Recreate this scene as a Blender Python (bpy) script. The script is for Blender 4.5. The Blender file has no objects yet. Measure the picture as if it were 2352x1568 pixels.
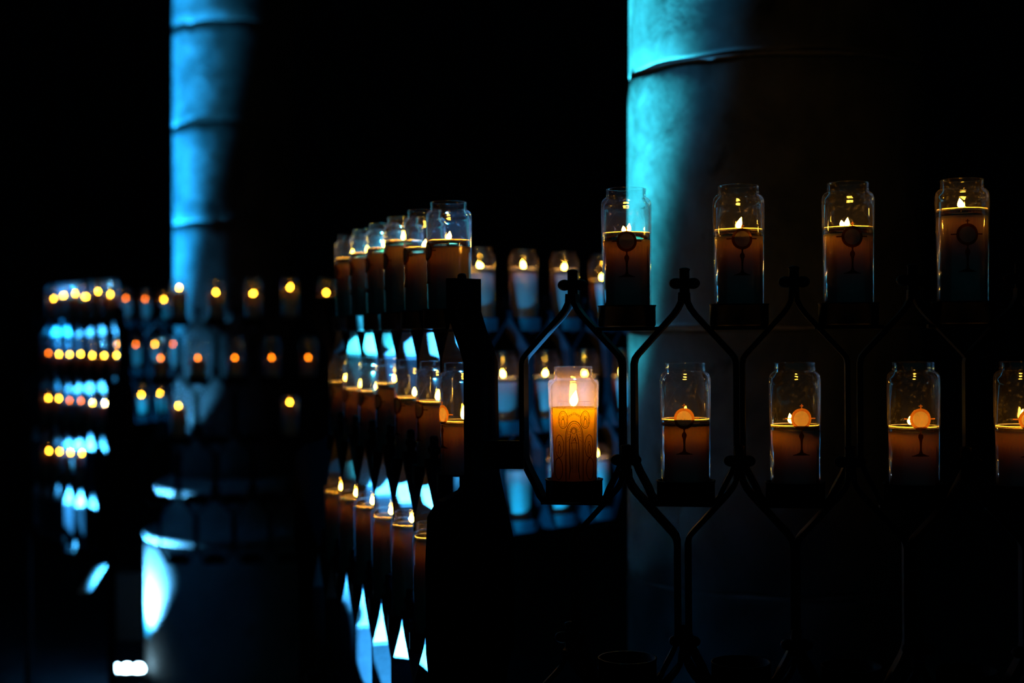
import bpy, bmesh, math, random
from mathutils import Vector, Matrix
PI = math.pi
rnd = random.Random(7)
sc = bpy.context.scene
COL = sc.collection

# ---------------------------------------------------------------- camera
CAM_Z = 1.42
cam_d = bpy.data.cameras.new('camera'); cam = bpy.data.objects.new('camera', cam_d); COL.objects.link(cam)
cam.location = (0, 0, CAM_Z)
cam.rotation_euler = (math.radians(90 - 0.30), 0, 0)
cam_d.sensor_width = 36; cam_d.lens = 50; cam_d.clip_start = 0.05; cam_d.clip_end = 60
cam_d.dof.use_dof = True; cam_d.dof.focus_distance = 1.66; cam_d.dof.aperture_fstop = 3.3; cam_d.dof.aperture_blades = 0
sc.camera = cam

# ---------------------------------------------------------------- world, light, exposure
w = bpy.data.worlds.new('world'); sc.world = w; w.use_nodes = True
w.node_tree.nodes['Background'].inputs[0].default_value = (0.06, 0.80, 1.0, 1)
w.node_tree.nodes['Background'].inputs[1].default_value = 0.0140
sc.view_settings.view_transform = 'Standard'; sc.view_settings.look = 'None'
sc.view_settings.exposure = 0; sc.view_settings.gamma = 1; sc.view_settings.use_curve_mapping = False
sc.cycles.transparent_max_bounces = 72
sc.cycles.max_bounces = 10; sc.cycles.diffuse_bounces = 3; sc.cycles.glossy_bounces = 4
sc.cycles.use_denoising = True; sc.cycles.caustics_reflective = False; sc.cycles.caustics_refractive = False
sc.cycles.sample_clamp_indirect = 4.0

NEAR_PILLAR = (0.459, 2.50); FAR_PILLAR = (-1.160, 5.95)
NEAR_LAMP = (0.010, 2.408); FAR_LAMP = (-1.545, 5.700)          # uplight at the foot of the pillar
NEAR_LAMP_B = (0.030, 2.060); FAR_LAMP_B = (-1.395, 5.330)      # uplight under the receding side
def spot(name, loc, target, power, color, cone, blend, radius):
    d = bpy.data.lights.new(name, 'SPOT'); d.energy = power; d.color = color
    d.spot_size = math.radians(cone); d.spot_blend = blend; d.shadow_soft_size = radius
    o = bpy.data.objects.new(name, d); COL.objects.link(o); o.location = loc
    o.rotation_euler = (Vector(target) - Vector(loc)).to_track_quat('-Z', 'Y').to_euler()
    return o
CY1 = (0.045, 0.68, 0.88); CY2 = (0.012, 0.36, 0.92); BL = (0.005, 0.40, 0.90)
def lamp_pair(A, B, tag, col, p, lean, blean, slean):
    # tight beam up the shaft, its wide spill, and the second narrower lamp under the rack
    spot('uplight_beam_' + tag, (*A, .12), (A[0] + lean[0], A[1] + lean[1], 3.12), p[0], col, 25, 1.0, .022)
    spot('uplight_spill_' + tag, (*A, .12), (A[0] + slean[0], A[1] + slean[1], 3.12), p[1], BL, 66, 1.0, .03)
    o = Vector((lean[0], lean[1], 0)).normalized()
    spot('base_uplight_' + tag, (A[0] + o.x * .09, A[1] + o.y * .09, .12), (A[0] - o.x * .05, A[1] - o.y * .05, .33), p[3], (.09, .48, .95), 52, 1.0, .02)
    spot('rack_uplight_' + tag, (*B, .12), (B[0] + blean[0], B[1] + blean[1], 3.12), p[2], (0.05, .45, .9), 40, 1.0, .02)
lamp_pair(NEAR_LAMP, NEAR_LAMP_B, 'near', CY1, (112000, 800, 26000, 100), (-.10, -.02), (-.42, .02), (.40, 1.10))
lamp_pair(FAR_LAMP, FAR_LAMP_B, 'far', CY2, (170000, 800, 30000, 4500), (-.085, -.055), (-.41, -.11), (.04, 1.17))

# ---------------------------------------------------------------- materials
def new_mat(name):
    m = bpy.data.materials.new(name); m.use_nodes = True
    nt = m.node_tree; return m, nt, nt.nodes, nt.links, nt.nodes['Principled BSDF']
def simple(name, col, rough, metal=0.0, spec=0.5):
    m, nt, N, L, b = new_mat(name)
    b.inputs['Base Color'].default_value = (*col, 1); b.inputs['Roughness'].default_value = rough
    b.inputs['Metallic'].default_value = metal; b.inputs['Specular IOR Level'].default_value = spec
    return m
def iron():
    m, nt, N, L, b = new_mat('black_wrought_iron')
    tc = N.new('ShaderNodeTexCoord'); n = N.new('ShaderNodeTexNoise'); n.inputs['Scale'].default_value = 60; n.inputs['Detail'].default_value = 5
    L.new(tc.outputs['Object'], n.inputs['Vector'])
    cr = N.new('ShaderNodeValToRGB'); cr.color_ramp.elements[0].color = (.0022, .0026, .0042, 1); cr.color_ramp.elements[1].color = (.0050, .0058, .0085, 1)
    b.inputs['Specular IOR Level'].default_value = .03
    L.new(n.outputs['Fac'], cr.inputs['Fac']); L.new(cr.outputs['Color'], b.inputs['Base Color'])
    mr = N.new('ShaderNodeMapRange'); mr.inputs['To Min'].default_value = .5; mr.inputs['To Max'].default_value = .6
    L.new(n.outputs['Fac'], mr.inputs['Value']); L.new(mr.outputs['Result'], b.inputs['Roughness'])
    bp = N.new('ShaderNodeBump'); bp.inputs['Strength'].default_value = .15; bp.inputs['Distance'].default_value = .001
    L.new(n.outputs['Fac'], bp.inputs['Height']); L.new(bp.outputs['Normal'], b.inputs['Normal'])
    return m
def stone(name, dark, light, seed=0.0, bump=.9):
    m, nt, N, L, b = new_mat(name)
    tc = N.new('ShaderNodeTexCoord'); mp = N.new('ShaderNodeMapping'); mp.inputs['Location'].default_value = (seed, seed * .7, seed * 1.3)
    mp.inputs['Scale'].default_value = (1, 1, .75)
    L.new(tc.outputs['Object'], mp.inputs['Vector'])
    n1 = N.new('ShaderNodeTexNoise'); n1.inputs['Scale'].default_value = 7; n1.inputs['Detail'].default_value = 8; n1.inputs['Roughness'].default_value = .62
    n1.inputs['Distortion'].default_value = .5
    n2 = N.new('ShaderNodeTexNoise'); n2.inputs['Scale'].default_value = 46; n2.inputs['Detail'].default_value = 6
    n3 = N.new('ShaderNodeTexNoise'); n3.inputs['Scale'].default_value = 15; n3.inputs['Detail'].default_value = 3; n3.inputs['Distortion'].default_value = .5
    for n in (n1, n2, n3): L.new(mp.outputs['Vector'], n.inputs['Vector'])
    cr = N.new('ShaderNodeValToRGB'); e = cr.color_ramp.elements
    e[0].position = .33; e[0].color = (*dark, 1); e[1].position = .66; e[1].color = (*light, 1)
    L.new(n1.outputs['Fac'], cr.inputs['Fac'])
    pit = N.new('ShaderNodeValToRGB'); pit.color_ramp.elements[0].position = .27; pit.color_ramp.elements[0].color = (.28, .28, .28, 1)
    pit.color_ramp.elements[1].position = .36; pit.color_ramp.elements[1].color = (1, 1, 1, 1)
    L.new(n3.outputs['Fac'], pit.inputs['Fac'])
    mx = N.new('ShaderNodeMix'); mx.data_type = 'RGBA'; mx.blend_type = 'MULTIPLY'; mx.inputs['Factor'].default_value = .8
    L.new(cr.outputs['Color'], mx.inputs['A']); L.new(pit.outputs['Color'], mx.inputs['B']); L.new(mx.outputs['Result'], b.inputs['Base Color'])
    b.inputs['Roughness'].default_value = .85; b.inputs['Specular IOR Level'].default_value = .01
    add = N.new('ShaderNodeMath'); add.operation = 'MULTIPLY_ADD'; add.inputs[1].default_value = .25
    L.new(n2.outputs['Fac'], add.inputs[0]); L.new(n3.outputs['Fac'], add.inputs[2])
    bp = N.new('ShaderNodeBump'); bp.inputs['Strength'].default_value = bump; bp.inputs['Distance'].default_value = .0022
    L.new(add.outputs[0], bp.inputs['Height']); L.new(bp.outputs['Normal'], b.inputs['Normal'])
    return m
def glass(name, haze, hazecol, tint, spots=0.0):
    m, nt, N, L, b = new_mat(name); N.remove(b); out = N['Material Output']
    tr = N.new('ShaderNodeBsdfTransparent'); tr.inputs['Color'].default_value = (*tint, 1)
    gl = N.new('ShaderNodeBsdfGlossy'); gl.inputs['Roughness'].default_value = .06; gl.inputs['Color'].default_value = (1, 1, 1, 1)
    lw = N.new('ShaderNodeLayerWeight'); lw.inputs['Blend'].default_value = .10
    mr = N.new('ShaderNodeMapRange'); mr.inputs['To Min'].default_value = .035; mr.inputs['To Max'].default_value = .50
    L.new(lw.outputs['Fresnel'], mr.inputs['Value'])
    m1 = N.new('ShaderNodeMixShader'); L.new(mr.outputs['Result'], m1.inputs[0]); L.new(tr.outputs[0], m1.inputs[1]); L.new(gl.outputs[0], m1.inputs[2])
    df = N.new('ShaderNodeBsdfDiffuse'); df.inputs['Color'].default_value = (*hazecol, 1)
    tl = N.new('ShaderNodeBsdfTranslucent'); tl.inputs['Color'].default_value = (*hazecol, 1)
    m2 = N.new('ShaderNodeMixShader'); m2.inputs[0].default_value = .5; L.new(df.outputs[0], m2.inputs[1]); L.new(tl.outputs[0], m2.inputs[2])
    tc = N.new('ShaderNodeTexCoord'); n = N.new('ShaderNodeTexNoise'); n.inputs['Scale'].default_value = 260; n.inputs['Detail'].default_value = 4
    n2 = N.new('ShaderNodeTexNoise'); n2.inputs['Scale'].default_value = 38; n2.inputs['Detail'].default_value = 2
    L.new(tc.outputs['Object'], n.inputs['Vector']); L.new(tc.outputs['Object'], n2.inputs['Vector'])
    r1 = N.new('ShaderNodeMapRange'); r1.inputs['From Min'].default_value = .60; r1.inputs['From Max'].default_value = .72; r1.inputs['To Max'].default_value = spots
    L.new(n.outputs['Fac'], r1.inputs['Value'])
    r2 = N.new('ShaderNodeMapRange'); r2.inputs['From Min'].default_value = .5; r2.inputs['From Max'].default_value = .66
    L.new(n2.outputs['Fac'], r2.inputs['Value'])
    mu = N.new('ShaderNodeMath'); mu.operation = 'MULTIPLY_ADD'; mu.use_clamp = True; mu.inputs[2].default_value = haze
    L.new(r1.outputs['Result'], mu.inputs[0]); L.new(r2.outputs['Result'], mu.inputs[1])
    ed = N.new('ShaderNodeMath'); ed.operation = 'MULTIPLY_ADD'; ed.use_clamp = True; ed.inputs[1].default_value = .03
    pw = N.new('ShaderNodeMath'); pw.operation = 'POWER'; pw.inputs[1].default_value = 3.0; L.new(lw.outputs['Facing'], pw.inputs[0]); L.new(pw.outputs[0], ed.inputs[0]); L.new(mu.outputs[0], ed.inputs[2])
    ed.inputs[1].default_value = .14
    m3 = N.new('ShaderNodeMixShader'); L.new(ed.outputs[0], m3.inputs[0]); L.new(m1.outputs[0], m3.inputs[1]); L.new(m2.outputs[0], m3.inputs[2])
    L.new(m3.outputs[0], out.inputs[0]); return m
def wax_mat(name, side_col, thru, thru_col, side, dens=240.0, absorb=(.68, .60, .2), tmix=.80):
    """translucent candle wax: slot 0 the side wall, slot 1 the softer, more see-through melted top"""
    m, nt, N, L, b = new_mat(name); N.remove(b)
    df = N.new('ShaderNodeBsdfDiffuse'); df.inputs[0].default_value = (.80, .80, .78, 1)
    tl = N.new('ShaderNodeBsdfTranslucent'); tl.inputs[0].default_value = (*side_col, 1)
    mx = N.new('ShaderNodeMixShader'); mx.inputs[0].default_value = tmix
    L.new(df.outputs[0], mx.inputs[1]); L.new(tl.outputs[0], mx.inputs[2])
    va = N.new('ShaderNodeVolumeAbsorption'); va.inputs[0].default_value = (*absorb, 1); va.inputs[1].default_value = dens
    if dens: L.new(va.outputs[0], N['Material Output'].inputs[1])
    if side:   # the inside of the solid candle swallows light, the outer skin lets the glow through
        gm = N.new('ShaderNodeNewGeometry'); dk = N.new('ShaderNodeBsdfDiffuse'); dk.inputs[0].default_value = (.10, .06, .03, 1)
        m2 = N.new('ShaderNodeMixShader'); L.new(gm.outputs['Backfacing'], m2.inputs[0]); L.new(mx.outputs[0], m2.inputs[1]); L.new(dk.outputs[0], m2.inputs[2])
        L.new(m2.outputs[0], N['Material Output'].inputs[0])
    else:
        tr = N.new('ShaderNodeBsdfTransparent'); tr.inputs[0].default_value = (*thru_col, 1)
        m2 = N.new('ShaderNodeMixShader'); m2.inputs[0].default_value = thru
        L.new(mx.outputs[0], m2.inputs[1]); L.new(tr.outputs[0], m2.inputs[2]); L.new(m2.outputs[0], N['Material Output'].inputs[0])
    return m
def liquid_mat():
    m, nt, N, L, b = new_mat('melted_wax'); N.remove(b); out = N['Material Output']
    tr = N.new('ShaderNodeBsdfTransparent'); tr.inputs['Color'].default_value = (.93, .88, .62, 1)
    gl = N.new('ShaderNodeBsdfGlossy'); gl.inputs['Roughness'].default_value = .03
    lw = N.new('ShaderNodeLayerWeight'); lw.inputs['Blend'].default_value = .25
    m1 = N.new('ShaderNodeMixShader'); L.new(lw.outputs['Fresnel'], m1.inputs[0]); L.new(tr.outputs[0], m1.inputs[1]); L.new(gl.outputs[0], m1.inputs[2])
    L.new(m1.outputs[0], out.inputs[0]); return m
def emit(name, col, strength):
    m, nt, N, L, b = new_mat(name); N.remove(b); e = N.new('ShaderNodeEmission')
    e.inputs[0].default_value = (*col, 1); e.inputs[1].default_value = strength
    L.new(e.outputs[0], N['Material Output'].inputs[0]); return m
def wafer_mat():
    m, nt, N, L, b = new_mat('printed_pale_disc'); N.remove(b)
    df = N.new('ShaderNodeBsdfDiffuse'); df.inputs[0].default_value = (.62, .50, .40, 1)
    tl = N.new('ShaderNodeBsdfTranslucent'); tl.inputs[0].default_value = (.20, .14, .10, 1)
    mx = N.new('ShaderNodeMixShader'); mx.inputs[0].default_value = .62
    L.new(df.outputs[0], mx.inputs[1]); L.new(tl.outputs[0], mx.inputs[2])
    L.new(mx.outputs[0], N['Material Output'].inputs[0]); return m
IRON = iron()
STONE = stone('pillar_limestone', (.009, .012, .0118), (.028, .032, .0315), 3.1)
STONE2 = stone('pillar_base_limestone', (.055, .058, .058), (.082, .085, .085), 8.4, .4)
MORTAR = stone('mortar', (.02, .022, .022), (.05, .052, .052), 5.0)
WALL = stone('dark_wall_stone', (.012, .013, .018), (.022, .024, .034), 1.0)
PAVING = stone('floor_paving', (.012, .013, .018), (.025, .028, .035), 2.0, .3)
GLASS = glass('clear_jar_glass', .0015, (.74, .66, .86), (.965, .97, .97), .10)
MILKY = glass('sooty_jar_glass', .07, (.80, .70, .74), (.95, .93, .93), .22)
WAX = wax_mat('candle_wax', (.95, .80, .58), 0, None, True); WAX_TOP = wax_mat('candle_wax_top', (.95, .80, .58), .97, (1, .97, .8), False)
MENISCUS = wax_mat('wax_meniscus', (1, .85, .6), 0, (1, 1, 1), False, 0)
WAX2 = wax_mat('glowing_candle_wax', (1, .92, .62), 0, None, True, 170, (.80, .74, .2), .95); WAX2_TOP = wax_mat('glowing_candle_wax_top', (1, .9, .6), .9, (1, .95, .8), False, 170, (.80, .74, .2), .9)
LIQ = liquid_mat()
WICK = simple('charred_wick', (.02, .015, .01), .9)
FLAME = emit('candle_flame', (1.0, .41, .026), 300.0)
FLAME_FAR = emit('candle_flame_far', (1.0, .34, .016), 95.0)
FLAME_LOW = emit('candle_flame_low', (1.0, .17, .004), 26.0)
GOLD = wax_mat('printed_brown_gold', (.16, .06, .02), 0, (0, 0, 0), False, 0); GOLD.node_tree.nodes['Diffuse BSDF'].inputs[0].default_value = (.10, .045, .018, 1)
WAFER = wafer_mat()
INK = wax_mat('printed_dark_ink', (.12, .05, .03), 0, (0, 0, 0), False, 0); INK.node_tree.nodes['Diffuse BSDF'].inputs[0].default_value = (.06, .03, .04, 1)
LENS = emit('uplight_lens', (.45, .8, 1.0), 40.0)
LENS_DIM = emit('uplight_lens_dim', (.2, .6, 1.0), 2.0)
HOUSING = simple('uplight_housing', (.02, .02, .022), .5)

# ---------------------------------------------------------------- helpers
def link(name, me, mat, parent=None, loc=(0, 0, 0), rot=(0, 0, 0)):
    o = bpy.data.objects.new(name, me); COL.objects.link(o)
    if mat is not None and not me.materials: me.materials.append(mat)
    o.parent = parent; o.location = loc; o.rotation_euler = rot
    return o
def from_bm(bm, name, smooth=False):
    bmesh.ops.recalc_face_normals(bm, faces=bm.faces)
    me = bpy.data.meshes.new(name); bm.to_mesh(me); bm.free()
    if smooth:
        for p in me.polygons: p.use_smooth = True
    return me
def empty(name, loc, label, cat, group=None, rot=(0, 0, 0)):
    o = bpy.data.objects.new(name, None); COL.objects.link(o); o.empty_display_size = .05
    o.location = loc; o.rotation_euler = rot; o['label'] = label; o['category'] = cat
    if group: o['group'] = group
    return o
def lathe(profile, segs, name, smooth=True, cap0=False, cap1=False, wob=None):
    """profile: list of (r, z)."""
    bm = bmesh.new(); rings = []
    for r, z in profile:
        if r < 1e-6: rings.append([bm.verts.new((0, 0, z))])
        else:
            ring = []
            for i in range(segs):
                a = 2 * PI * i / segs; rr, zz = (r, z) if wob is None else wob(r, z, a)
                ring.append(bm.verts.new((rr * math.cos(a), rr * math.sin(a), zz)))
            rings.append(ring)
    for A, B in zip(rings, rings[1:]):
        for i in range(segs):
            j = (i + 1) % segs
            if len(A) == 1 and len(B) == 1: break
            if len(A) == 1: bm.faces.new((A[0], B[i], B[j]))
            elif len(B) == 1: bm.faces.new((A[i], A[j], B[0]))
            else: bm.faces.new((A[i], A[j], B[j], B[i]))
    if cap0 and len(rings[0]) > 1: bm.faces.new(rings[0])
    if cap1 and len(rings[-1]) > 1: bm.faces.new(rings[-1])
    return from_bm(bm, name, smooth)
def box_bm(bm, cx, cy, cz, sx, sy, sz, bev=0.0, rot=None):
    r = bmesh.ops.create_cube(bm, size=1.0)
    M = Matrix.Translation((cx, cy, cz)) @ (rot or Matrix.Identity(4)) @ Matrix.Diagonal((sx, sy, sz, 1))
    bmesh.ops.transform(bm, matrix=M, verts=r['verts'])
    if bev:
        es = list({e for v in r['verts'] for e in v.link_edges})
        bmesh.ops.bevel(bm, geom=es, offset=bev, segments=2, affect='EDGES', profile=.6)
def strap_mesh(pts, th, depth, name, closed=False):
    """flat bar bent in the x-z plane, `th` thick in the plane and `depth` wide along y"""
    bm = bmesh.new(); n = len(pts); rows = []
    for i in range(n):
        p = Vector(pts[i])
        a = Vector(pts[i - 1]) if (i > 0 or closed) else None
        b = Vector(pts[(i + 1) % n]) if (i < n - 1 or closed) else None
        d1 = (p - a).normalized() if a is not None else (b - p).normalized()
        d2 = (b - p).normalized() if b is not None else d1
        t = (d1 + d2).normalized(); nn = Vector((-t.y, t.x)); k = 1 / max(.5, t.dot(d1))
        h = th / 2 * k
        q = [p + nn * h, p - nn * h]
        rows.append([bm.verts.new((q[0].x, -depth / 2, q[0].y)), bm.verts.new((q[0].x, depth / 2, q[0].y)),
                     bm.verts.new((q[1].x, depth / 2, q[1].y)), bm.verts.new((q[1].x, -depth / 2, q[1].y))])
    m = n if closed else n - 1
    for i in range(m):
        A, B = rows[i], rows[(i + 1) % n]
        for k in range(4):
            bm.faces.new((A[k], A[(k + 1) % 4], B[(k + 1) % 4], B[k]))
    if not closed: bm.faces.new(rows[0]); bm.faces.new(rows[-1])
    return from_bm(bm, name)
def extrude_profile(poly, thick, name, bev=.0015):
    """poly in x-z, extruded along y"""
    bm = bmesh.new()
    f = [bm.verts.new((x, -thick / 2, z)) for x, z in poly]; g = [bm.verts.new((x, thick / 2, z)) for x, z in poly]
    bm.faces.new(f); bm.faces.new(g[::-1]); n = len(poly)
    for i in range(n): bm.faces.new((f[i], f[(i + 1) % n], g[(i + 1) % n], g[i]))
    return from_bm(bm, name)

# ================================================================ the setting
def slab(name, cx, cy, cz, sx, sy, sz, mat):
    bm = bmesh.new(); box_bm(bm, cx, cy, cz, sx, sy, sz); o = link(name, from_bm(bm, name), mat); o['kind'] = 'structure'; return o
fl = slab('floor', 0, 5.5, -.05, 16, 15, .1, PAVING)
bm = bmesh.new()
tile = None
random.seed(3)
for i in range(-7, 4):
    for j in range(5, 16):
        if tile is None:
            box_bm(bm, 0, 0, 0, .592, .592, .012, .003); tile = from_bm(bm, 'paving_stone'); tile.materials.append(PAVING)
        o = link('paving_stone', tile, None, fl, (i * .6 + (.3 if j % 2 else 0), j * .6, .001 + rnd.uniform(-.001, .001)))
slab('wall_back', 0, 12.6, 4, 16, .3, 8, WALL)
slab('wall_left', -7.6, 5.5, 4, .3, 14, 8, WALL)
slab('wall_right', 7.6, 5.5, 4, .3, 14, 8, WALL)
# slim engaged shafts on the back wall
sh = lathe([(.17, 0), (.17, .25), (.14, .30), (.11, .34), (.11, 7.8)], 20, 'wall_shaft')
wb = bpy.data.objects['wall_back']
for k, x in enumerate((-3.9, -3.1, -1.9, -.35, 1.1, 2.3, 3.5, 4.6)):
    o = link('wall_shaft', sh, WALL, wb, (x, 12.36, 0))

# ================================================================ pillars
def make_pillar(cx, cy, R, joints, label, seed):
    root = empty('stone_pillar', (cx, cy, 0), label, 'pillar')
    rr = random.Random(seed)
    # plinth and moulded base
    Rp = R + .115
    link('plinth', lathe([(0, 0), (Rp + .010, 0), (Rp + .010, .05), (Rp, .07), (Rp, .562), (Rp - .010, .574), (0, .574)], 64, 'plinth'), STONE2, root)
    link('base_moulding', lathe([(0, .575), (Rp - .015, .575), (Rp, .583), (Rp + .006, .598), (Rp, .613), (Rp - .02, .620), (R + .055, .640), (R + .038, .690), (R + .040, .760), (0, .760)], 64, 'base_moulding'), STONE2, root)
    link('base_torus', lathe([(0, .761), (R + .05, .761), (R + .070, .771), (R + .075, .788), (R + .070, .805), (R + .05, .815), (R + .012, .835), (0, .835)], 64, 'base_torus'), STONE2, root)
    zs = [.836] + joints + [4.6]
    for z0, z1 in zip(zs, zs[1:]):
        g = .003; dr = rr.uniform(-.0008, .0008); ph = rr.uniform(0, 6)
        rows = []; n = max(6, int((z1 - z0) / .045))
        chips = [(rr.uniform(0, 6.28), rr.choice((0, 1)), rr.uniform(.02, .07), rr.uniform(.002, .006)) for _ in range(14)]
        def wob(r, z, a, z0=z0, z1=z1, chips=chips, ph=ph):
            if r < .01: return r, z
            d = .0010 * math.sin(2 * a + ph)
            zz = z
            edge = min(z - z0, z1 - z)
            if edge < .03:
                for ca, side, wd, dp in chips:
                    if (side == 0) == (z - z0 < .03):
                        t = ((a - ca + PI) % (2 * PI) - PI) / wd
                        if abs(t) < 1: d -= dp * (1 - t * t) * (1 - edge / .03)
            zz += .002 * math.sin(2 * a + ph) * (1 if edge < .02 else 0) + .0015 * math.sin(11 * a + ph) * (1 if edge < .012 else 0)
            return r + d, zz
        prof = [(0, z0 + g), (R - .005 + dr, z0 + g), (R - .001 + dr, z0 + g + .002), (R + dr, z0 + g + .007)]
        for i in range(1, n): prof.append((R + dr, z0 + (z1 - z0) * i / n))
        prof += [(R + dr, z1 - g - .007), (R - .001 + dr, z1 - g - .002), (R - .005 + dr, z1 - g), (0, z1 - g)]
        link('stone_drum', lathe(prof, 160, 'stone_drum', wob=wob), STONE, root)
    for z in joints:
        link('mortar_joint', lathe([(0, z - .009), (R - .005, z - .005), (R - .003, z), (R - .005, z + .005), (0, z + .009)], 96, 'mortar_joint'), MORTAR, root)
    return root
make_pillar(*NEAR_PILLAR, .255, [1.0, 1.43, 1.866, 2.30, 2.74, 3.2], 'thick round stone pillar lit cyan down its edge behind the front candle rack', 4)
make_pillar(*FAR_PILLAR, .250, [1.06, 1.464, 1.868, 2.27, 2.676, 3.08, 3.5], 'narrow looking stone pillar lit blue with moulded base inside the far stand', 11)

# ================================================================ floor uplights
def uplight(loc, label, wide):
    root = empty('floor_uplight', (loc[0], loc[1], 0.007), label, 'lamp')
    bm = bmesh.new(); w = .145 if wide else .06
    box_bm(bm, 0, 0, .035, w, .052, .056, .006); box_bm(bm, 0, 0, .004, w + .02, .07, .008, .002)
    link('housing', from_bm(bm, 'housing'), HOUSING, root)
    me = lathe([(.0215, .060), (.0215, .066), (.0195, .076), (.014, .084), (.007, .088), (0, .089)], 20, 'lens')
    for x in ((-.047, 0, .047) if wide else (0,)): link('lens', me, LENS if wide else LENS_DIM, root, (x, 0, 0))
uplight(NEAR_LAMP, 'triple floor uplight at the foot of the near pillar', True)
uplight(FAR_LAMP, 'triple glowing floor uplight beside the far pillar base', True)
uplight(NEAR_LAMP_B, 'small floor uplight under the receding side of the near candle stand', False)
uplight(FAR_LAMP_B, 'small floor uplight under the receding side of the far candle stand', False)

# ================================================================ candle jars
H = .161
def jar_profile():
    R = .0300
    outer = [(0, .0025), (.018, .001), (.0265, .001), (.0285, .004), (.0288, .010), (.0290, .05), (R, .135), (R, H - .0215), (.0298, H - .0180), (.0288, H - .0145), (.0266, H - .0118),
             (.0243, H - .0106), (.0233, H - .0098), (.0238, H - .0090), (.0241, H - .0082), (.0236, H - .0072), (.0233, H - .0058), (.0237, H - .0047), (.0235, H - .0035), (.0238, H - .0020), (.0238, H - .0006), (.0230, H)]
    inner = [(.0222, H - .0004), (.0218, H - .002), (.0216, H - .010), (.0222, H - .0125), (.0248, H - .0160), (.0272, H - .0195), (.0283, H - .026), (.0284, .135), (.0276, .05), (.0272, .008), (.022, .0045), (0, .0045)]
    return outer + inner
GL = lathe(jar_profile(), 44, 'glass_jar'); GL.materials.append(GLASS)
def milky_profile():
    o = [(0, .0025), (.026, .001), (.0288, .006), (.0290, .05), (.0302, .12), (.0303, .128), (.0306, .129), (.0306, .1365), (.0300, .1395), (.0275, .1415), (.0232, .1428), (.0230, .1450), (.0228, .1535),
         (.0232, .1545), (.0234, .1562), (.0226, .157)]
    i = [(.0217, .156), (.0214, .145), (.0250, .1400), (.0286, .135), (.0284, .12), (.0272, .008), (0, .0045)]
    return o + i
GM = lathe(milky_profile(), 48, 'glass_jar_milky'); GM.materials.append(MILKY)
def wax_mesh(level, segs=32, glow=False):
    z = H - level; r = .0281 if z > .07 else .0276
    pr = [(0, .005), (.0262, .005), (.0272, .008), (.0274, .05)]
    if z > .09: pr.append((.0280, .09))
    if z > H - .03:
        pr += [(.0281, H - .03), (min(.0281, .0281 - (z - H + .03) * .25), z)]
    else: pr += [(r + .0001, z - .004), (r + .0001, z)]
    rt = pr[-1][0]
    pr += [(rt - .0012, z - .0003), (rt * .7, z - .0012), (.008, z - .0020), (0, z - .0022)]
    me = lathe(pr, segs, 'wax'); A, B = (WAX2, WAX2_TOP) if glow else (WAX, WAX_TOP)
    me.materials.append(A); me.materials.append(B)
    for p in me.polygons:
        if p.normal.z > .5 and p.center.z > z - .01: p.material_index = 1
    return me
def pool_meshes(pl, wl):
    zp = H - pl; zw = H - wl; r = .0279
    if zp > H - .025: r = .0262
    liq = lathe([(r, zw + .0004), (r, zp - .0006), (r - .0006, zp - .0010), (0, zp - .0012)], 32, 'melted_wax')
    rim = lathe([(r + .0001, zp - .0024), (r + .0001, zp - .0008), (r + .0001, zp + .0003)], 40, 'wax_rim')
    return liq, rim
def flame_mesh(h, wd, lean, split=False):
    bm = bmesh.new(); prof = [(0, 0), (.35, .04), (.75, .14), (1, .30), (.93, .45), (.70, .62), (.42, .78), (.20, .90), (0, 1)]
    def one(ox, hh, ww, ln):
        rings = []
        for r, t in prof:
            cx = ox + ln * t * t * hh; z = t * hh
            if r == 0: rings.append([bm.verts.new((cx, 0, z))]); continue
            rings.append([bm.verts.new((cx + r * ww * math.cos(a), r * ww * .8 * math.sin(a), z)) for a in [2 * PI * i / 10 for i in range(10)]])
        for A, B in zip(rings, rings[1:]):
            for i in range(10):
                j = (i + 1) % 10
                if len(A) == 1: bm.faces.new((A[0], B[i], B[j]))
                elif len(B) == 1: bm.faces.new((A[i], A[j], B[0]))
                else: bm.faces.new((A[i], A[j], B[j], B[i]))
    if split: one(-wd * .62, h * .72, wd * .72, -.15); one(wd * .62, h, wd * .72, .1)
    else: one(0, h, wd, lean)
    return from_bm(bm, 'flame', True)
FL = [flame_mesh(.0125, .0031, .25), flame_mesh(.0105, .0034, -.15), flame_mesh(.0095, .0036, 0, True), flame_mesh(.016, .0029, .12)]
FLM = []
for me in FL:      # each flame shape in its burning strengths: near, far, guttering, large
    row = []
    for m in (FLAME, FLAME_FAR, FLAME_LOW, FLAME): c = me.copy(); c.materials.append(m); row.append(c)
    FLM.append(row)
WK = lathe([(.0006, 0), (.0006, .008), (.0004, .009)], 6, 'wick', cap0=True, cap1=True)

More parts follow.
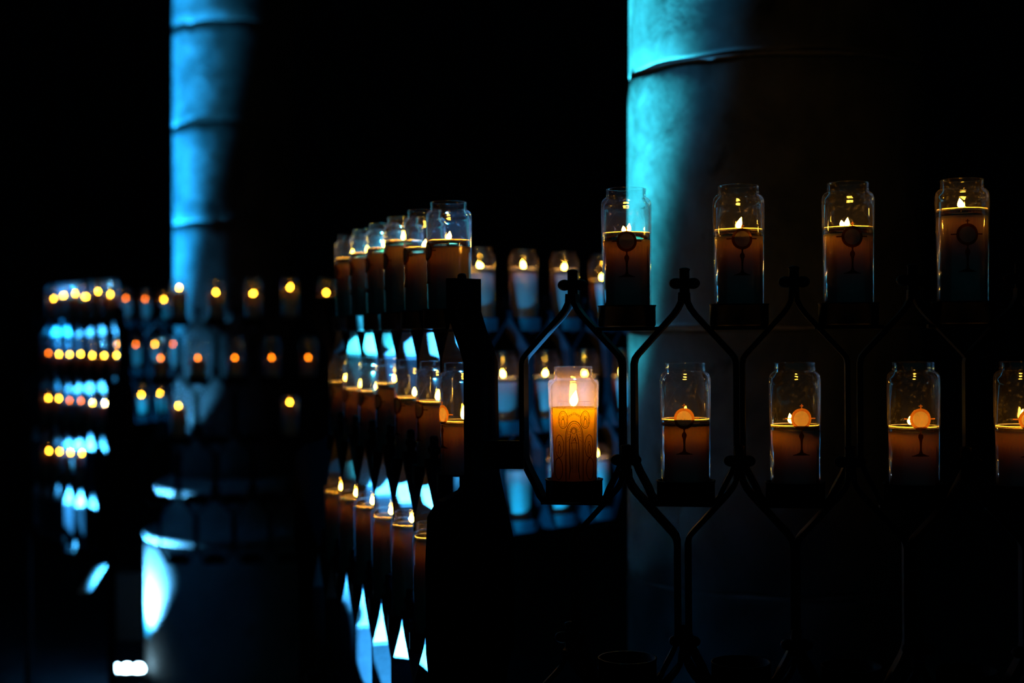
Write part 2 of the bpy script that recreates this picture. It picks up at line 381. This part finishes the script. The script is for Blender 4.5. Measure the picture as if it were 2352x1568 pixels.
# ---- printed monstrance emblem wrapped on the glass (x: arc length, z up, centre at origin; faces local -y)
def wrap(x, z, R): a = x / R; return (R * math.sin(a), -R * math.cos(a), z)
def radius_at(z): return .0288 + (.0302 - .0288) * max(0, min(1, (z - .01) / .125)) + .00025
ZE = H - .0645
def emblem_ring(ri, ro, n=36, z0=ZE, sx=1.0):
    bm = bmesh.new(); A = []; B = []
    for i in range(n):
        a = 2 * PI * i / n
        A.append(bm.verts.new(wrap(ri * math.cos(a) * sx, z0 + ri * math.sin(a), radius_at(z0)))); B.append(bm.verts.new(wrap(ro * math.cos(a) * sx, z0 + ro * math.sin(a), radius_at(z0))))
    for i in range(n): j = (i + 1) % n; bm.faces.new((A[i], A[j], B[j], B[i]))
    return from_bm(bm, 'ring')
def strip(bm, prof):
    """prof: list of (z, halfwidth, xc) -> vertical shape"""
    rows = []
    for z, hw, xc in prof: rows.append([bm.verts.new(wrap(xc + hw * t, ZE + z, radius_at(ZE + z) + .0001)) for t in (-1, -.33, .33, 1)])
    for A, B in zip(rows, rows[1:]):
        for k in range(3): bm.faces.new((A[k], A[k + 1], B[k + 1], B[k]))
RING = emblem_ring(.0090, .0123); RING.materials.append(GOLD)
def wafer():
    bm = bmesh.new(); c = bm.verts.new(wrap(0, ZE, radius_at(ZE))); n = 32
    v = [bm.verts.new(wrap(.0091 * math.cos(2 * PI * i / n), ZE + .0091 * math.sin(2 * PI * i / n), radius_at(ZE))) for i in range(n)]
    for i in range(n): bm.faces.new((c, v[i], v[(i + 1) % n]))
    return from_bm(bm, 'wafer_disc')
WAF = wafer(); WAF.materials.append(WAFER)
bm = bmesh.new()
strip(bm, [(-.0115, .0016, 0), (-.0135, .0009, 0), (-.0155, .0010, 0), (-.0180, .0027, 0), (-.0205, .0029, 0), (-.0230, .0019, 0), (-.0255, .0014, 0), (-.030, .0011, 0), (-.035, .0012, 0), (-.0385, .0022, 0), (-.0405, .0065, 0), (-.0415, .0100, 0), (-.0421, .0100, 0)])
strip(bm, [(.0120, .0007, 0), (.0170, .0007, 0)]); strip(bm, [(.0145, .0022, 0), (.0155, .0022, 0)])
for s in (-1, 1):
    strip(bm, [(-.0003, .0034, s * .0152), (.0011, .0034, s * .0152)])
STEM = from_bm(bm, 'printed_stem'); STEM.materials.append(GOLD)

# ---- line drawing of a veiled figure in an arched mandorla, printed on the milky jar
def draw_lines():
    bm = bmesh.new()
    def poly(pts, wd=.00028):
        wd *= .95
        for (x0, z0), (x1, z1) in zip(pts, pts[1:]):
            d = Vector((x1 - x0, z1 - z0)); 
            if d.length < 1e-7: continue
            n = Vector((-d.y, d.x)).normalized() * wd
            vs = [bm.verts.new(wrap(px, pz, radius_at(pz) + .0003)) for px, pz in ((x0 + n.x, z0 + n.y), (x1 + n.x, z1 + n.y), (x1 - n.x, z1 - n.y), (x0 - n.x, z0 - n.y))]
            bm.faces.new(vs)
    def ell(cx, cz, a, b, n=26, a0=0, a1=2 * PI, wd=.00028, scal=0, ns=0):
        poly([(cx + (a + scal * abs(math.sin(ns * t))) * math.cos(t), cz + (b + scal * abs(math.sin(ns * t))) * math.sin(t)) for t in [a0 + (a1 - a0) * i / n for i in range(n + 1)]], wd)
    c = .066
    # central arch (scalloped) with inner outline
    for k, (a, top) in enumerate(((.0108, .0270), (.0094, .0245))):
        pts = []
        for i in range(41):
            t = PI * i / 40; pts.append((a * math.cos(t), c + (top - (0 if k else 0)) * (math.sin(t) ** .75)))
        pts = [(a, c - .045)] + pts + [(-a, c - .045)]
        poly(pts, .00042 if k == 0 else .00026)
    for i in range(15):   # rays
        t = PI * (i + .5) / 15; poly([(.0060 * math.cos(t), c + .004 + .0150 * math.sin(t)), (.0088 * math.cos(t), c + .0225 * math.sin(t))], .00018)
    # veiled head, shoulders, robe
    ell(-.0006, c + .0150, .0023, .0030, wd=.0003); ell(-.0006, c + .0142, .0036, .0050, a0=-.3, a1=PI + .3, wd=.0004)
    poly([(-.0040, c + .012), (-.0056, c + .004), (-.0060, c - .010), (-.0052, c - .030), (-.0066, c - .042)], .0005)
    poly([(.0028, c + .012), (.0048, c + .004), (.0056, c - .010), (.0050, c - .030), (.0062, c - .042)], .0005)
    poly([(-.0024, c + .009), (-.0030, c), (-.0022, c - .012), (-.0030, c - .03)], .0003); poly([(.0014, c + .009), (.0024, c), (.0018, c - .012), (.0026, c - .03)], .0003)
    poly([(-.0018, c + .003), (.0002, c + .0072), (.0014, c + .003)], .0004); poly([(-.0044, c + .001), (0, c + .0015), (.004, c + .001)], .0003)
    for q in range(6): poly([(-.004 + q * .0015, c - .006), (-.0045 + q * .0018, c - .034)], .0002)
    # four medallions
    for sx in (-1, 1):
        ell(sx * .0138, c + .0285, .0058, .0098, wd=.00034, scal=.0007, ns=7); ell(sx * .0138, c + .0285, .0046, .0084, wd=.0002)
        ell(sx * .0138, c + .0310, .0012, .0016, n=10); poly([(sx * .0138 - .0022, c + .0225), (sx * .0138 - .0018, c + .028), (sx * .0138, c + .0293), (sx * .0138 + .0018, c + .028), (sx * .0138 + .0022, c + .0225)], .0003)
        poly([(sx * .0115, c + .024), (sx * .0125, c + .030), (sx * .0118, c + .034)], .0002); poly([(sx * .0185, c + .024), (sx * .0178, c + .030)], .0002)
        ell(sx * .0190, c - .003, .0056, .0130, wd=.0004, scal=.0007, ns=8); ell(sx * .0190, c + .001, .0013, .0018, n=10); poly([(sx * .0190 - .002, c - .012), (sx * .0190 - .0016, c - .003), (sx * .0190, c - .001), (sx * .0190 + .0016, c - .003), (sx * .0190 + .002, c - .012)], .0004)
        ell(sx * .0205, c - .030, .0060, .0130, wd=.0005)
    for q in range(7): ell(-.0062 + q * .0021, c + .0365 - .0012 * abs(q - 3), .0012, .0010, n=8, wd=.0002)
    poly([(-.021, c + .0500), (.021, c + .0500)], .00016); poly([(-.0125, c + .050), (-.0125, c + .037)], .00014); poly([(.0125, c + .050), (.0125, c + .037)], .00014)
    return from_bm(bm, 'printed_drawing')
DRAW = draw_lines(); DRAW.materials.append(INK)

def rot_for(T, yaw): return (T.to_3x3().to_4x4() @ Matrix.Rotation(yaw, 4, 'Z')).to_euler()
def make_jar(pos, yaw, T, pool, gap, label, group, flame=0, ember=False, emblem=True, milky=False, fx=0.0, detail=True, name='jar_candle'):
    wlev = pool + gap
    loc = T @ Vector(pos)
    root = empty(name, loc, label, 'candle', group, rot_for(T, yaw))
    root.rotation_mode = 'XYZ'
    if milky:
        link('glass_jar', GM, None, root)
        link('wax', wax_mesh(H - .157 + wlev, 40, True), WAX2, root)
        link('printed_drawing', DRAW, None, root)
        zb = .157 - wlev
    else:
        link('glass_jar', GL, None, root)
        link('wax', wax_mesh(wlev, 32 if detail else 20), WAX, root)
        liq, rim = pool_meshes(pool, wlev)
        link('melted_wax', liq, LIQ, root); link('wax_rim', rim, MENISCUS, root)
        if emblem:
            e = link('printed_ring', RING, None, root); e['label'] = 'brown ring of the printed monstrance'
            link('wafer_disc', WAF, None, e); link('printed_stem', STEM, None, e)
        zb = H - pool
    z0 = zb - (gap if not milky else 0) - .001
    link('wick', WK, WICK, root, (fx, 0, zb - .004))
    kind = 3 if milky else 2 if ember else 0 if detail else 1
    f = link('flame', FLM[flame][kind], None, root, (fx, 0, zb + .0012))
    f.scale = (1.7, 1.7, 1.2) if milky else (1.15, 1.15, 1.1)
    return root

# ================================================================ candle stands
TH, DEP, PITCH, TIER = .006, .031, .1295, .208
half = [(.0032, .2460), (.0036, .2380), (.0075, .2300), (.0130, .2225), (.0550, .1765), (.0585, .1715), (.0600, .1650), (.0600, .0580), (.0585, .0480), (.0540, .0370), (.0440, .0180), (.0400, .0080), (.0350, .0015)]
loop = half + [(-x, z) for x, z in half[::-1]]
ARCH = strap_mesh(loop, TH, DEP, 'arch', closed=True); ARCH.transform(Matrix.Translation((0, -.004, 0))); ARCH.materials.append(IRON)
def cross_mesh():
    bm = bmesh.new()
    box_bm(bm, 0, 0, .258, .0115, .010, .036, .0022)
    for s in (-1, 1):
        r = bmesh.ops.create_uvsphere(bm, u_segments=12, v_segments=8, radius=1)
        bmesh.ops.transform(bm, matrix=Matrix.Translation((s * .0100, 0, .2600)) @ Matrix.Diagonal((.0085, .0058, .0068, 1)), verts=r['verts'])
    r = bmesh.ops.create_uvsphere(bm, u_segments=12, v_segments=8, radius=1)
    bmesh.ops.transform(bm, matrix=Matrix.Translation((0, 0, .2760)) @ Matrix.Diagonal((.0068, .0055, .0030, 1)), verts=r['verts'])
    return from_bm(bm, 'cross_finial', True)
CROSS = cross_mesh(); CROSS.materials.append(IRON)
TRAY = lathe([(0, .0015), (.033, .0015), (.0335, .004), (.0335, .0245), (.0345, .0255), (.0345, .0235), (.0345, .0262), (.0322, .0262), (.0322, .0052), (0, .0052)], 32, 'tray')
TRAY = lathe([(0, .0012), (.033, .0012), (.0342, .0030), (.0342, .0250), (.0350, .0255), (.0350, .0268), (.0325, .0268), (.0322, .0060), (.0310, .0048), (0, .0048)], 32, 'tray'); TRAY.materials.append(IRON)
bm = bmesh.new(); box_bm(bm, 0, 0, -.0012, .078, .026, .0045, .0008); BAR = from_bm(bm, 'cross_bar'); BAR.materials.append(IRON)
STEP = [0, 0, .022, .040, .055]
JZ = .0050

def stand(name, label, C0, dirs, Z1, counts, tilt, L=.87, post_low=.59):
    """dirs: angles of the front, receding and back sides from the near corner; returns placer"""
    df, dl, db = [Vector((math.cos(math.radians(a)), math.sin(math.radians(a)), 0)) for a in dirs]
    C0 = Vector((C0[0], C0[1], 0)); C1 = C0 + dl * L
    cen = C0 + Vector((math.cos(math.radians((dirs[0] + dirs[1]) / 2)), math.sin(math.radians((dirs[0] + dirs[1]) / 2)), 0)) * L
    pv = Vector((C0.x, C0.y, CAM_Z))
    T = Matrix.Translation(pv) @ Matrix.Rotation(-tilt, 4, 'Y') @ Matrix.Translation(-pv)
    root = empty(name, T @ Vector((C0.x, C0.y, 0)), label, 'candle stand', None, T.to_euler())
    inv = Vector((C0.x, C0.y, 0))
    sides = {'front': (C0, df, Vector((df.y, -df.x, 0)), math.radians(dirs[0])),
             'left': (C0, dl, Vector((-dl.y, dl.x, 0)), math.radians(dirs[1])),
             'back': (C1, db, Vector((-db.y, db.x, 0)), math.radians(dirs[2]))}
    def P(side, u, tier, dv=0, dz=0):
        o, d, nrm, ang = sides[side]
        return o + d * u + nrm * (STEP[tier] + dv) + Vector((0, 0, Z1 - TIER * tier + dz))
    for side, us in counts.items():
        ang = sides[side][3]
        for tier in range(5):
            for u in us[tier]:
                p = P(side, u, tier) - inv
                if tier > 0:
                    a = link('arch', ARCH, None, root, p, (0, 0, ang)); link('cross_finial', CROSS, None, a)
                b = link('cross_bar', BAR, None, root, p, (0, 0, ang))
                link('tray', TRAY, None, root, p, (0, 0, ang))
    # corner posts (radial plates), legs and floor shoes
    prof = [(.047, 1.487), (.047, 1.450), (.041, 1.436), (.024, 1.400), (.018, 1.385), (.018, 1.245), (.030, 1.232), (.066, 1.222), (.082, 1.205), (.086, 1.150), (.086, 1.045), (.078, .98), (.078, .90), (.080, post_low),
            (.045, post_low), (.020, .80), (-.030, .95), (-.052, 1.022), (-.058, 1.030), (-.058, 1.165), (-.033, 1.249), (-.031, 1.385), (-.026, 1.400), (-.012, 1.424), (-.002, 1.447), (-.002, 1.487)]
    dz = Z1 - 1.426
    PM = extrude_profile([(x, z + dz) for x, z in prof], .012, 'corner_post'); PM.materials.append(IRON)
    bm = bmesh.new(); box_bm(bm, .064, 0, (post_low + dz) / 2, .022, .022, post_low + dz, .002); box_bm(bm, .064, 0, .006, .06, .06, .012, .002); LM = from_bm(bm, 'leg'); LM.materials.append(IRON)
    for c in (C0, C1):
        out = (c - cen); yaw = math.atan2(out.y, out.x)
        link('corner_post', PM, None, root, c - inv, (0, 0, yaw)); link('leg', LM, None, root, c - inv, (0, 0, yaw))
    return root, P, sides, T, inv, cen

# near stand -------------------------------------------------------------
t1 = [.184, .3165, .442, .569, .698, .828]; t2 = [.1186, .2526, .380, .514, .632, .762]
l1 = [.1245 + .1243 * k for k in range(6)]; l2 = [.0640 + .1243 * k for k in range(7)]
b1 = [.110 + .131 * k for k in range(6)]; b2 = [.176 + .131 * k for k in range(6)]
nr, NP, NS, NT, NINV, NC = stand('candle_stand', 'black wrought iron candle stand with arches and crosses around the near pillar', (-.043, 1.735), (-11, 108, 48), CAM_Z + .006,
    {'front': [t1, t2, t1, t2, t1], 'left': [l1, l2, l1, l2, l1], 'back': [b1, b2, b1, [], []]}, .0080)
ORD = ['first', 'second', 'third', 'fourth', 'fifth', 'sixth', 'seventh', 'eighth']
ROW = ['top row', 'second row', 'third row', 'fourth row', 'fifth row']
def yaw_out(side, S):   # local -y looks outward
    n = S[side][2]; return math.atan2(n.y, n.x) + PI / 2
def jars(P, S, T, side, tier, items, where, emb=True, detail=True, twist=0.0):
    for (k, u, pool, gap, fl, opt) in items:
        lab = '%s lit jar candle from the %s, %s of the %s' % (ORD[k], 'corner post' if side != 'back' else 'back corner', ROW[tier], where)
        if 'label' in opt: lab = opt['label']
        tw = opt.get('twist', twist)
        make_jar(P(side, u, tier, opt.get('dv', 0), JZ), yaw_out(side, S) + tw, T, pool, gap, lab, 'jar candles on the ' + where + ', ' + ROW[tier],
                 fl, opt.get('ember', False), opt.get('emblem', emb), opt.get('milky', False), opt.get('fx', 0), detail)
W = 'near front side'
jars(NP, NS, NT, 'front', 0, [
    (0, t1[0], .0530, .0088, 2, dict(twist=.12, label='clear jar candle with dusty glass before the lit pillar edge, top row')),
    (1, t1[1], .0518, .0088, 0, dict(twist=.17, label='jar candle with tall pointed flame, second from the left on top front row')),
    (2, t1[2], .0520, .0080, 2, dict(twist=.12, fx=-.004, label='jar candle with low double flame, third from the left on top front row')),
    (3, t1[3], .0340, .0085, 1, dict(twist=.08, fx=-.001, label='fullest top front row jar candle, its emblem dark below the flame')),
    (4, t1[4], .0500, .0080, 1, dict())], W)
jars(NP, NS, NT, 'front', 1, [
    (0, t2[0], .0470, .0020, 3, dict(milky=True, twist=.17, label='sooty glass candle printed with a veiled praying figure, glowing orange')),
    (1, t2[1], .0660, .0040, 1, dict(twist=.02, fx=.001, label='jar candle with flame behind its pale disc, beside the veiled figure candle')),
    (2, t2[2], .0725, .0060, 1, dict(twist=.25, fx=-.0045, label='low burning jar candle, third on second front row, flame left of the disc')),
    (3, t2[3], .0735, .0065, 0, dict(twist=.18, fx=-.004, label='low burning jar candle, fourth on second front row, under the fullest one')),
    (4, t2[4], .0725, .0055, 3, dict(twist=.16, label='low burning jar candle cut by the right picture edge, second row'))], W)
W = 'near receding side'
lv = [(.0500, .0085, 2), (.0520, .0085, 2), (.0345, .0080, 0), (.0380, .0075, 1), (.0385, .0080, 1), (.0400, .0090, 0)]
jars(NP, NS, NT, 'left', 0, [(k, l1[k], a, b, f, {}) for k, (a, b, f) in enumerate(lv)], W, twist=.1)
lv = [(.0725, .0050, 3), (.0530, .0060, 0), (.0526, .0070, 1), (.0365, .0070, 1), (.0520, .0060, 1), (.0525, .0050, 0), (.045, .007, 1)]
jars(NP, NS, NT, 'left', 1, [(k, l2[k], a, b, f, {}) for k, (a, b, f) in enumerate(lv)], W, twist=.25)
lv = [(.0170, .0030), (.0165, .003), (.0200, .004), (.019, .003), (.0195, .003), (.022, .004)]
jars(NP, NS, NT, 'left', 2, [(k, l1[k], a, b, 1, {}) for k, (a, b) in enumerate(lv)], W, emb=False)
W = 'near back side'
lv = [.045, .05, .04, .0370, .0360, .0545]
jars(NP, NS, NT, 'back', 0, [(k, b1[k], a, .0085, k % 3, dict(ember=False)) for k, a in enumerate(lv)], W, emb=False)
lv = [.055, .055, .052, .0530, .0560, .0590]
jars(NP, NS, NT, 'back', 1, [(k, b2[k], a, .0075, (k + 1) % 3, {}) for k, a in enumerate(lv)], W, emb=False)
lv = [.05, .05, .05, .0280, .0250, .0280]
jars(NP, NS, NT, 'back', 2, [(k, b1[k], a, .0075, 1, {}) for k, a in enumerate(lv)], W, emb=False)

# rail between the corner post and the first front arch, and the foot plate lit from inside
def bar_between(root, a, b, w_, h_, name, inv, yaw=None):
    a = Vector(a) - inv; b = Vector(b) - inv; d = b - a
    bm = bmesh.new(); box_bm(bm, 0, 0, 0, d.length, w_, h_, .0015)
    o = link(name, from_bm(bm, name), IRON, root, (a + b) / 2, d.to_track_quat('X', 'Z').to_euler()); return o
bar_between(nr, NP('front', .012, 2, 0, .245 + .020), NP('front', .062, 2, 0, .245 + .020), .010, .034, 'rail', NINV)

# far stand ---------------------------------------------------------------
FZ = CAM_Z + .031
f1 = [.1930 + .1290 * k for k in range(5)]; f2 = [.1290 + .1290 * k for k in range(5)]
fr, FP, FS, FT, FINV, FC = stand('candle_stand', 'out of focus black iron candle stand around the far pillar, crowded with tiny flames', (-1.367, 5.0), (6, 126, 66), FZ,
    {'front': [f1, f2, f1, f2, f1], 'left': [l1, l2, l1, l2, l1], 'back': [b1, b2, b1, [], []]}, .002)
W = 'far front side'
lv = [.041, .056, .059, .039, .057]
jars(FP, FS, FT, 'front', 0, [(k, f1[k], a, .008, k % 3, {}) for k, a in enumerate(lv)], W, emb=False, detail=False)
jars(FP, FS, FT, 'front', 1, [(k, f2[k], .080, .006, 1, dict(ember=True)) for k in range(5)], W, emb=False, detail=False)
jars(FP, FS, FT, 'front', 2, [(0, f1[0], .040, .006, 1, {}), (3, f1[3], .030, .006, 1, {})], W, emb=False, detail=False)
W = 'far receding side'
lv = [.062, .047, .063, .050, .053, .062]
jars(FP, FS, FT, 'left', 0, [(k, l1[k], a, .008, k % 3, {}) for k, a in enumerate(lv)], W, emb=False, detail=False)
jars(FP, FS, FT, 'left', 1, [(k, l2[k], .070 + .002 * (k % 3), .007, (k + 1) % 3, dict(ember=(k == 6))) for k in range(7)], W, emb=False, detail=False)
jars(FP, FS, FT, 'left', 2, [(k, l1[k], .036 + .002 * (k % 2), .006, k % 2, dict(ember=(k in (2, 3)))) for k in range(6)], W, emb=False, detail=False)
jars(FP, FS, FT, 'left', 3, [(k, l2[k], .018 + .005 * (k - 2), .006, k % 2, {}) for k in (2, 3, 4, 5)], W, emb=False, detail=False)
W = 'far back side'
jars(FP, FS, FT, 'back', 0, [(k, b1[k], .047, .007, 1, dict(ember=k in (3, 4))) for k in range(6)], W, emb=False, detail=False)
jars(FP, FS, FT, 'back', 1, [(k, b2[k], .04, .007, 1, dict(ember=(k in (3, 5)))) for k in range(6)], W, emb=False, detail=False)
jars(FP, FS, FT, 'back', 2, [(k, b1[k], .055, .007, 1, {}) for k in range(4, 6)], W, emb=False, detail=False)
bar_between(fr, (-1.575, 5.22, .475), (-1.49, 5.14, .585), .05, .006, 'brace', FINV)

cb = empty('metal_box', (-1.766, 6.60, 0.007), 'dark blue metal box standing on the floor behind the glowing far uplight', 'box')
bm = bmesh.new(); box_bm(bm, 0, 0, .150, .120, .12, .30, .004); link('body', from_bm(bm, 'body'), HOUSING, cb)
bm = bmesh.new(); box_bm(bm, 0, 0, .308, .128, .128, .016, .003); link('lid', from_bm(bm, 'lid'), HOUSING, cb)
